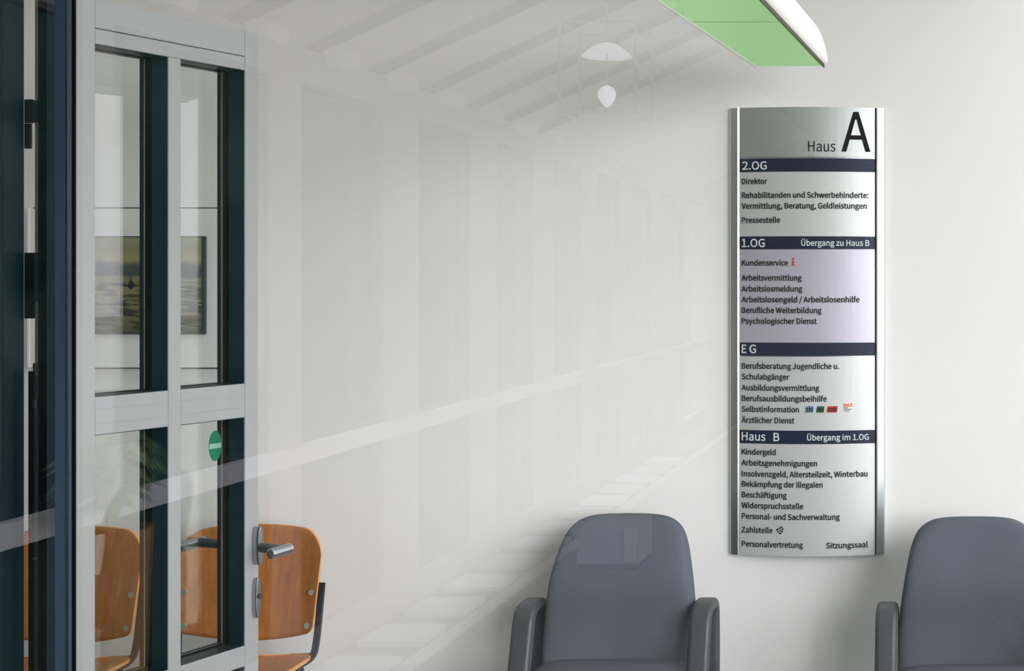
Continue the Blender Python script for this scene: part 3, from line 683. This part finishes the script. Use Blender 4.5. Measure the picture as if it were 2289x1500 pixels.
# ------------------------------------------------------------------ orange plywood chairs
def make_wood_chair():
    root = thing('plywood_chair', (0, 0, 0), 'x', 'chair', 'orange plywood chairs against the wall')
    # back shell: rounded outline filled by columns, wrapped forward at the sides
    def shell(w_of, zt, zb, curve, lean, t, nu=40, nv=24):
        bm = bmesh.new(); F_, B_ = [], []
        for i in range(nu + 1):
            u = math.sin(PI / 2 * (-1 + 2 * i / nu)); fr, br = [], []
            for j in range(nv + 1):
                v = j / nv
                z = zb(u) + (zt(u) - zb(u)) * v
                x = u * w_of(z)
                y = curve(u, z) + lean(z)
                fr.append(bm.verts.new((x, y, z))); br.append(bm.verts.new((x * 0.997, y + t, z)))
            F_.append(fr); B_.append(br)
        for i in range(nu):
            for j in range(nv):
                bm.faces.new([F_[i][j], F_[i + 1][j], F_[i + 1][j + 1], F_[i][j + 1]])
                bm.faces.new([B_[i][j], B_[i][j + 1], B_[i + 1][j + 1], B_[i + 1][j]])
        for i in range(nu):
            for jj in (0, nv): bm.faces.new([F_[i][jj], F_[i + 1][jj], B_[i + 1][jj], B_[i][jj]]).material_index = 1
        for j in range(nv):
            for ii in (0, nu): bm.faces.new([F_[ii][j], F_[ii][j + 1], B_[ii][j + 1], B_[ii][j]]).material_index = 1
        return bm
    ell = lambda t: 1 - math.sqrt(max(0.0, 1 - t * t))
    zt = lambda u: 0.855 - 0.016 * abs(u) ** 2 - 0.075 * ell(max(0, (abs(u) - 0.66) / 0.34))
    zb = lambda u: 0.510 + 0.034 * abs(u) ** 2 + 0.022 * ell(max(0, (abs(u) - 0.9) / 0.1))
    wf_ = lambda z: 0.206 + 0.013 * min(1, max(0, (z - 0.52) / 0.25))
    cv = lambda u, z: -0.045 * abs(u) ** 2.4
    ln = lambda z: 0.16 * (z - 0.5)
    bk = obj('backrest', shell(wf_, zt, zb, cv, ln, 0.011), [M_wood, M_woodedge], root, smooth=False)
    for p_ in bk.data.polygons: p_.use_smooth = p_.material_index == 0
    for sx in (-1, 1):
        for zz, u in ((0.660, 0.905), (0.562, 0.90)):
            x = sx * u * wf_(zz); y = cv(u, zz) + ln(zz)
            bm = bmesh.new(); cyl(bm, (x, y - 0.004, zz), (x, y + 0.004, zz), 0.0085, 18); obj('bolt_cap', bm, M_bolt, root, bevel=0.001)
    # side bars, bent under the seat
    for sx in (-1, 1):
        X = sx * 0.212
        V = lambda x, y, z: Vector((x, y, z))
        path = rounded([V(X + sx * 0.004, 0.012, 0.685), V(X, -0.010, 0.53), V(X - sx * 0.006, -0.022, 0.462), V(X - sx * 0.05, -0.10, 0.440), V(X - sx * 0.05, -0.34, 0.432)], 0.03, 5)
        bm = bmesh.new(); sweep(bm, path, rrect(0.021, 0.008, 0.003, 3), Vector((1, 0, 0))); obj('back_upright', bm, M_blackplastic, root, smooth=True)
        for y0_, y1_ in ((-0.03, 0.02), (-0.33, -0.40)):
            bm = bmesh.new(); cyl(bm, (X - sx * 0.045, y0_, 0.436), (X + sx * 0.005, y1_, 0.0), 0.011, 14); obj('leg', bm, M_blackplastic, root, smooth=False)
        obj('seat_bracket', boxes(((X - sx * 0.075 if sx > 0 else X - sx * 0.03, -0.12, 0.405), (X - sx * 0.03 if sx > 0 else X - sx * 0.075, -0.04, 0.437))), M_blackplastic, root, bevel=0.004)
    # seat shell with dished middle and rolled front
    bm = bmesh.new(); Fr, Br = [], []
    nu, nv = 24, 22
    for i in range(nu + 1):
        u = -1 + 2 * i / nu; fr, br = [], []
        for j in range(nv + 1):
            v = j / nv
            y = 0.0 - 0.41 * v + 0.02 * (abs(u) ** 3) * (1 - 2 * v)
            y += -0.02 if v == 0 else 0
            w = 0.207 - 0.018 * max(0, (0.25 - v) / 0.25) ** 2 - 0.012 * max(0, (v - 0.85) / 0.15) ** 2
            x = u * w
            z = 0.468 - 0.024 * (1 - abs(u) ** 2) * math.sin(PI * min(1, v * 1.15)) ** 1.0 - 0.04 * max(0, (v - 0.8) / 0.2) ** 2 + 0.006 * (1 - v)
            fr.append(bm.verts.new((x, y, z))); br.append(bm.verts.new((x, y, z - 0.011)))
        Fr.append(fr); Br.append(br)
    for i in range(nu):
        for j in range(nv):
            bm.faces.new([Fr[i][j], Fr[i + 1][j], Fr[i + 1][j + 1], Fr[i][j + 1]]); bm.faces.new([Br[i][j], Br[i][j + 1], Br[i + 1][j + 1], Br[i + 1][j]])
    for i in range(nu):
        for jj in (0, nv): bm.faces.new([Fr[i][jj], Fr[i + 1][jj], Br[i + 1][jj], Br[i][jj]]).material_index = 1
    for j in range(nv):
        for ii in (0, nu): bm.faces.new([Fr[ii][j], Fr[ii][j + 1], Br[ii][j + 1], Br[ii][j]]).material_index = 1
    se = obj('seat', bm, [M_wood, M_woodedge], root)
    for p_ in se.data.polygons: p_.use_smooth = p_.material_index == 0
    return root
wc = make_wood_chair()
wc.location = ((569 - X0) / F * 4.13, 4.10, 0); wc['label'] = 'orange plywood chair beside the door handle'
w2 = copy_tree(wc); w2.location = ((170 - X0) / F * 4.10, 4.07, 0); w2['label'] = 'orange plywood chair behind the left door glass and jamb'

# ------------------------------------------------------------------ hanging lamp
lz = 2.249
lp = thing('pendant_lamp', (-0.45, 4.0, lz), 'long white pendant lamp with glowing green underside near the top right', 'lamp')
LL = lp.location
def rim(side, Y):                                    # rim position on the left/right at a distance Y
    if side < 0: return -0.547 + (-0.639 + 0.547) * (4.0 - Y) / 0.955
    return -0.347 + (-0.406 + 0.347) * (4.0 - Y) / 0.955
Ya, Ye = 2.92, 4.0
bm = bmesh.new()
def panel_seg(y0, y1):
    bm = bmesh.new()
    hexa(bm, [Vector(q) - LL for q in ((rim(-1, y0) + .004, y0, lz), (rim(1, y0) - .006, y0, lz), (rim(1, y1) - .006, y1, lz), (rim(-1, y1) + .004, y1, lz),
              (rim(-1, y0) + .004, y0, lz + .006), (rim(1, y0) - .006, y0, lz + .006), (rim(1, y1) - .006, y1, lz + .006), (rim(-1, y1) + .004, y1, lz + .006))])
    return bm
obj('diffuser', panel_seg(Ya + 0.01, 3.300), M_lamp, lp); obj('diffuser', panel_seg(3.309, Ye - 0.004), M_lamp, lp)
bm = bmesh.new()
def bar(bm, a, b, w, z0, z1):
    hexa(bm, [Vector(q) - LL for q in ((a[0] - w / 2, a[1], z0), (a[0] + w / 2, a[1], z0), (b[0] + w / 2, b[1], z0), (b[0] - w / 2, b[1], z0),
              (a[0] - w / 2, a[1], z1), (a[0] + w / 2, a[1], z1), (b[0] + w / 2, b[1], z1), (b[0] - w / 2, b[1], z1))])
bar(bm, (rim(-1, Ya), Ya), (rim(-1, Ye), Ye), 0.006, lz - .003, lz + .012)
obj('rim', bm, M_shell, lp)
bm = bmesh.new(); bar(bm, (rim(1, Ya), Ya), (rim(1, Ye + 0.02), Ye + 0.02), 0.003, lz - .001, lz + .010); obj('rim', bm, M_rafter, lp)
obj('seam', (lambda b: (bar(b, (rim(-1, 3.3045) + 0.1, 3.3005), (rim(-1, 3.3045) + 0.1, 3.3085), 0.19, lz + .001, lz + .006), b)[1])(bmesh.new()), M_armplastic, lp)
# shell: boat-like body over the diffuser, rounded at its far end
bm = bmesh.new(); secs = []
ns, nk = 26, 20
for i in range(ns + 1):
    t = i / ns
    Y = Ya + (4.03 - Ya) * (1 - (1 - t) ** 1.6)
    e = max(0.0, (Y - 3.83) / 0.20); k = math.sqrt(max(0.0, 1 - e * e)) if e > 0 else 1.0
    l = rim(-1, Y) - 0.003; r = rim(1, Y) + 0.004; cx = (l + r) / 2; hw = (r - l) / 2
    tail = 1.0
    sec = []
    for q in range(nk + 1):
        a = PI * q / nk
        ca, sa = math.cos(a), math.sin(a)
        bul = 0.024 * math.sin(a) ** 0.5
        x = cx + (hw * tail + bul * (0.6 + 0.4 * k)) * math.copysign(abs(ca) ** 0.55, ca)
        z = lz + 0.013 + 0.108 * (0.06 + 0.94 * k) * abs(sa) ** 0.8
        sec.append(bm.verts.new(Vector((x, Y, z)) - LL))
    secs.append(sec)
for i in range(ns):
    for q in range(nk): bm.faces.new([secs[i][q], secs[i][q + 1], secs[i + 1][q + 1], secs[i + 1][q]])
bm.faces.new(secs[0]); bm.faces.new(secs[-1][::-1])
for i in range(ns): bm.faces.new([secs[i][0], secs[i + 1][0], secs[i + 1][nk], secs[i][nk]])
obj('shell', bm, M_shell, lp, smooth=True)
for yy_ in (3.1, 3.75):
    bm = bmesh.new(); cx = (rim(-1, yy_) + rim(1, yy_)) / 2
    cyl(bm, Vector((cx, yy_, lz + 0.10)) - LL, Vector((cx, yy_, RH)) - LL, 0.0015, 8); obj('suspension_wire', bm, M_steel, lp)

# ------------------------------------------------------------------ the corridor we look from: it shows in the glass
def V2R(Yv): return 2 * PANE - Yv                     # distance seen in the glass -> real distance
CX = -2.6; CE = -9.2; RX = 1.62; EAVE = 2.56; RIDGEX = -1.45; SL_ = math.tan(math.radians(24.6)); RZ = EAVE + (RIDGEX - CX) * SL_
struct('corridor_floor', boxes(((-2.75, CE, -0.1), (RX + 0.1, PANE - 0.05, 0))), M_corfloor, 'greenish grey stone floor of the glazed corridor', 'floor')
struct('ground', boxes(((-1.0, -60, -0.3), (60, 60, -0.12))), M_paleground, 'unseen ground outside the right-hand windows, made pale to brighten reflections', 'ground')  # paled so the sign's right rail mirrors something bright down to its foot
struct('ground', boxes(((-60, -60, -0.3), (-1.0, 60, -0.12))), M_lawn, 'dark green lawn outside the long row of corridor windows', 'ground')
struct('wall_end', boxes(((-2.75, CE - 0.12, 0), (RX + 0.1, CE, 3.8))), M_corwall, 'plastered end wall of the corridor mirrored in the glass', 'wall')
struct('wall_corridor_right', boxes(((RX, CE, 0), (RX + 0.1, PANE - 0.05, 0.9)), ((RX, CE, 2.98), (RX + 0.1, PANE - 0.05, 3.4)), ((RX, CE, 0.9), (RX + 0.1, -3.4, 2.98)), *[((RX, y_ - 0.04, 0.9), (RX + 0.1, y_ + 0.04, 2.98)) for y_ in (-1.9, -0.4, 1.2, 2.7)]), M_corwall, 'plastered long wall of the corridor opposite the windows, with openings added for sky light', 'wall')  # unseen openings added so sky light reaches the piers, rail and back wall
# left corridor wall: sill, lintel, white piers
piers = [(V2R(b_), V2R(a_)) for a_, b_ in ((2.86, 3.02), (4.05, 4.22), (5.21, 5.46), (6.29, 6.70), (7.46, 7.88), (8.62, 9.04), (9.78, 10.18), (10.94, 11.34), (12.1, 12.5), (13.26, 13.66))]
bl_ = [((-2.66, CE, 0), (CX, PANE - 0.05, 0.16)), ((-2.66, CE, 2.42), (CX, PANE - 0.05, EAVE))]
for y0_, y1_ in piers:
    y1_ = min(y1_, PANE - 0.05)
    if y0_ < y1_ and y0_ > CE: bl_.append(((-2.66, y0_, 0.16), (CX, y1_, 2.42)))
struct('wall_corridor_left', boxes(*bl_), M_pier, 'pale piers between the corridor windows mirrored in the glass', 'wall')
k = 3
for i in range(len(piers) - 1):
    y1_ = piers[i][0]; y0_ = piers[i + 1][1]
    if y0_ < CE: break
    w = thing('window_%d' % k, (CX, (y0_ + y1_) / 2, 0.16), 'corridor window mirrored in the glass screen, bay %s from the screen' % ('first', 'second', 'third', 'fourth', 'fifth', 'sixth', 'seventh', 'eighth', 'ninth', 'tenth')[i], 'window', 'corridor windows', 'structure'); k += 1
    h = (y1_ - y0_) / 2; zt_ = 2.26
    fr = 0.018
    obj('window_frame', boxes(((-0.05, -h, 0), (-0.008, -h + fr, zt_)), ((-0.05, h - fr, 0), (-0.008, h, zt_)), ((-0.05, -h + fr, 0), (-0.008, h - fr, fr)), ((-0.05, -h + fr, zt_ - fr), (-0.008, h - fr, zt_))), M_brownframe, w)
    obj('glazing_bar', boxes(((-0.04, -0.008 - h * 0.35, fr), (-0.012, 0.008 - h * 0.35, zt_ - fr))), M_brownframe, w)
    obj('pane', boxes(((-0.032, -h + fr, fr), (-0.028, h - fr, zt_ - fr))), G_win, w)
struct('trim_3', boxes(((CX + 0.002, CE, 0.872), (CX + 0.05, PANE - 0.06, 0.945))), M_white, 'white rail running along the corridor windows', 'rail', bevel=0.006)
struct('trim_4', boxes(((-2.24, CE, 0.0005), (-2.17, PANE - 0.06, 0.012))), M_pale, 'pale stone strip along the corridor floor', 'floor strip')
yv = 4.45  # even row of pale flat pads, just proud of the floor
while yv < 12:
    o = struct('trim_5' if yv < 4.5 else 'trim_%d' % (5 + int((yv - 4.4) / 0.52)), boxes(((-2.55, V2R(yv) - 0.15, 0.001), (-2.26, V2R(yv) + 0.15, 0.03))), M_pale, 'pale flat pad in the row under the corridor windows', 'floor slab', bevel=0.006)
    o['group'] = 'pale flat pads along the corridor windows'
    yv += 0.52
# pitched roof: milky sheets between brown rafters
bm = bmesh.new()
(xa, za), (xb, zb_) = (-2.85, EAVE - 0.25 * SL_ + 0.09), (RIDGEX, RZ + 0.09)
hexa(bm, [(xa, CE - 0.2, za), (xb, CE - 0.2, zb_), (xb, PANE - 0.05, zb_), (xa, PANE - 0.05, za), (xa, CE - 0.2, za + 0.02), (xb, CE - 0.2, zb_ + 0.02), (xb, PANE - 0.05, zb_ + 0.02), (xa, PANE - 0.05, za + 0.02)])
struct('ceiling_corridor', boxes(((RIDGEX, CE - 0.2, RZ + 0.05), (RX + 0.1, PANE - 0.05, RZ + 0.2))), M_corwall, 'flat plaster ceiling of the corridor beside the milky roof', 'ceiling')
struct('roof', bm, M_roof, 'milky sloping roof of the corridor mirrored in the glass', 'roof')
yv = 4.42; n_ = 20
while yv < 9.3:
    y = V2R(yv); bm = bmesh.new()
    for (xa, za), (xb, zb_) in (((CX - 0.1, EAVE - 0.1 * SL_), (RIDGEX - 0.002, RZ)),):
        hexa(bm, [(xa, y - 0.014, za + 0.035), (xb, y - 0.014, zb_ + 0.035), (xb, y + 0.014, zb_ + 0.035), (xa, y + 0.014, za + 0.035), (xa, y - 0.014, za + 0.085), (xb, y - 0.014, zb_ + 0.085), (xb, y + 0.014, zb_ + 0.085), (xa, y + 0.014, za + 0.085)])
    o = struct('trim_%d' % n_, bm, M_rafter, 'brown rafter under the corridor roof mirrored in the glass', 'rafter'); o['group'] = 'corridor rafters'
    o = struct('trim_%d' % (n_ + 1), boxes(((CX + 0.001, y - 0.13, EAVE - 0.05), (CX + 0.09, y + 0.05, EAVE + 0.03))), M_white, 'white bracket where a rafter meets the corridor wall', 'bracket', bevel=0.02); o['group'] = 'rafter brackets'
    n_ += 2; yv += 0.64

# hedge outside the corridor windows
random.seed(4)
bm = bmesh.new()
nx, nz = 230, 24
from mathutils import noise as mn
gr = []
for i in range(nx + 1):
    row = []
    for j in range(nz + 1):
        y = -48 + 54 * i / nx; z = -0.15 + 5.0 * j / nz
        d = 0.5 * mn.noise(Vector((y * 0.8, z * 0.8, 1.3))) + 0.22 * mn.noise(Vector((y * 2.9, z * 2.9, 4)))
        x = -5.8 + d - 0.5 * (j / nz) ** 3
        row.append(bm.verts.new((x, y + 0.1 * mn.noise(Vector((z * 3, y * 3, 0))), z)))
    gr.append(row)
bk_ = [[bm.verts.new((-7.2, v.co.y, v.co.z)) for v in row] for row in gr]
for i in range(nx):
    for j in range(nz):
        bm.faces.new([gr[i][j], gr[i + 1][j], gr[i + 1][j + 1], gr[i][j + 1]]); bm.faces.new([bk_[i][j], bk_[i][j + 1], bk_[i + 1][j + 1], bk_[i + 1][j]])
    bm.faces.new([gr[i][nz], gr[i + 1][nz], bk_[i + 1][nz], bk_[i][nz]]); bm.faces.new([gr[i][0], gr[i + 1][0], bk_[i + 1][0], bk_[i][0]])
for j in range(nz):
    for ii in (0, nx): bm.faces.new([gr[ii][j], gr[ii][j + 1], bk_[ii][j + 1], bk_[ii][j]])
tag(obj('hedge', bm, M_hedge, smooth=True), 'tall dark green hedge outside the corridor windows', 'hedge', kind='stuff')

# boxy lantern under the corridor roof
ly = V2R(6.0); lx = (1356 - X0) / F * 6.0
def lzv(py): return CZ - (py - Y0) / F * 6.0
lan = thing('lantern', (lx, ly, lzv(262)), 'boxy glass lantern with white shades mirrored in the glass near the lamp', 'lamp')
hh = lzv(60) - lzv(262); hw = 0.165
bm = bmesh.new()
for sx in (-1, 1):
    for sy in (-1, 1): box(bm, (sx * hw - 0.005, sy * hw - 0.005, 0), (sx * hw + 0.005, sy * hw + 0.005, hh))
for z in (0, hh - 0.01):
    for s in (-1, 1):
        box(bm, (-hw, s * hw - 0.004, z), (hw, s * hw + 0.004, z + 0.008)); box(bm, (s * hw - 0.004, -hw, z), (s * hw + 0.004, hw, z + 0.008))
obj('lantern_frame', bm, M_steel, lan)
bm = bmesh.new(); rr = []
for i in range(9):
    t = i / 8; r = 0.012 + 0.10 * t; z = lzv(95) - lzv(262) - 0.062 * t ** 1.7
    rr.append([bm.verts.new((r * math.cos(2 * PI * q / 24), r * math.sin(2 * PI * q / 24), z)) for q in range(24)])
for i in range(8):
    for q in range(24): bm.faces.new([rr[i][q], rr[i][(q + 1) % 24], rr[i + 1][(q + 1) % 24], rr[i + 1][q]])
bm.faces.new(rr[0])
sh = obj('lantern_shade', bm, mat('glowing_white_enamel', (240, 244, 250), 0.4, noise=0.01, emis=(235, 242, 255), estr=1.2), lan, smooth=True)
so_ = sh.modifiers.new('t', 'SOLIDIFY'); so_.thickness = 0.003
bm = bmesh.new(); rr = []
for i in range(11):
    t = i / 10; r = 0.004 + 0.036 * math.sin(PI * min(0.999, t ** 0.8)) ** 0.8; z = (lzv(190) - lzv(262)) * (1 - t) + (lzv(240) - lzv(262)) * t
    rr.append([bm.verts.new((r * math.cos(2 * PI * q / 18), r * math.sin(2 * PI * q / 18), z)) for q in range(18)])
for i in range(10):
    for q in range(18): bm.faces.new([rr[i][q], rr[i][(q + 1) % 18], rr[i + 1][(q + 1) % 18], rr[i + 1][q]])
bm.faces.new(rr[0]); bm.faces.new(rr[-1])
obj('bulb', bm, mat('glowing_bulb', (245, 245, 245), 0.4, noise=0.01, emis=(240, 245, 255), estr=2.0), lan, smooth=True)
bm = bmesh.new(); cyl(bm, (0, 0, lzv(190) - lzv(262)), (0, 0, EAVE + (lx - CX) * SL_ + 0.09 - lan.location.z), 0.004, 8); obj('lantern_rod', bm, M_steel, lan)

# palm in a tall pot at the corridor windows
pv = 3.95; pxx = -2.44
pal = thing('potted_palm', (pxx, V2R(pv), 0), 'potted palm at the corridor window, mirrored in the lower left door glass', 'plant')
bm = bmesh.new(); rr = []
for r, z in ((0.07, 0.0), (0.085, 0.40), (0.10, 0.80), (0.105, 0.88), (0.09, 0.88), (0.08, 0.84)):
    rr.append([bm.verts.new((r * math.cos(2 * PI * q / 24), r * math.sin(2 * PI * q / 24), z)) for q in range(24)])
for i in range(len(rr) - 1):
    for q in range(24): bm.faces.new([rr[i][q], rr[i][(q + 1) % 24], rr[i + 1][(q + 1) % 24], rr[i + 1][q]])
bm.faces.new(rr[0]); bm.faces.new(rr[-1])
obj('pot', bm, M_terracotta, pal, smooth=False)
bm = bmesh.new()
for f in range(13):
    az = f * 2.4; ln_ = random.uniform(0.28, 0.42); up = random.uniform(0.35, 0.55)
    d = Vector((math.cos(az) * 0.42, math.sin(az), 0)); side = Vector((-math.sin(az), math.cos(az), 0))
    prev = None
    for s in range(9):
        t = s / 8
        c0 = Vector((0, 0, 0.84)) + d * (ln_ * 0.62 * t) + Vector((0, 0, up * (1.55 * t - 1.05 * t * t)))
        if s >= 2:
            for sg in (-1, 1):
                w = 0.10 * math.sin(PI * min(1, t + 0.05))
                tip = c0 + side * sg * w + d * 0.06 + Vector((0, 0, -0.05))
                bm.faces.new([bm.verts.new(q) for q in (c0 - d * 0.008, c0 + side * sg * w * 0.5 + Vector((0, 0, 0.006)), tip, c0 + side * sg * w * 0.45 + d * 0.03 + Vector((0, 0, -0.016)), c0 + d * 0.012)])
        if prev is not None: cyl(bm, prev, c0, 0.0035, 6)
        prev = c0
obj('fronds', bm, M_leafgreen, pal)

# low pale cabinet farther down the corridor
cv_ = 7.4
cab = thing('low_cabinet', ((1355 - X0) / F * cv_, V2R(cv_) - 0.2, 0), 'low pale cabinet on the corridor floor, mirrored on the left armchair back', 'cabinet')
zc = CZ - (1178 - Y0) / F * cv_
obj('cabinet_body', boxes(((-0.17, -0.18, 0.03), (0.17, 0.18, zc))), M_cab, cab, bevel=0.004)
obj('cabinet_door', boxes(((-0.16, 0.1805, 0.05), (0.085, 0.196, zc - 0.01))), M_cab, cab, bevel=0.003)
obj('cabinet_door', boxes(((0.095, 0.1805, 0.05), (0.16, 0.196, zc - 0.01))), M_white, cab, bevel=0.003)  # narrow white front stands in for a vertical highlight
obj('plinth', boxes(((-0.16, -0.17, 0), (0.16, 0.17, 0.03))), M_frame, cab)
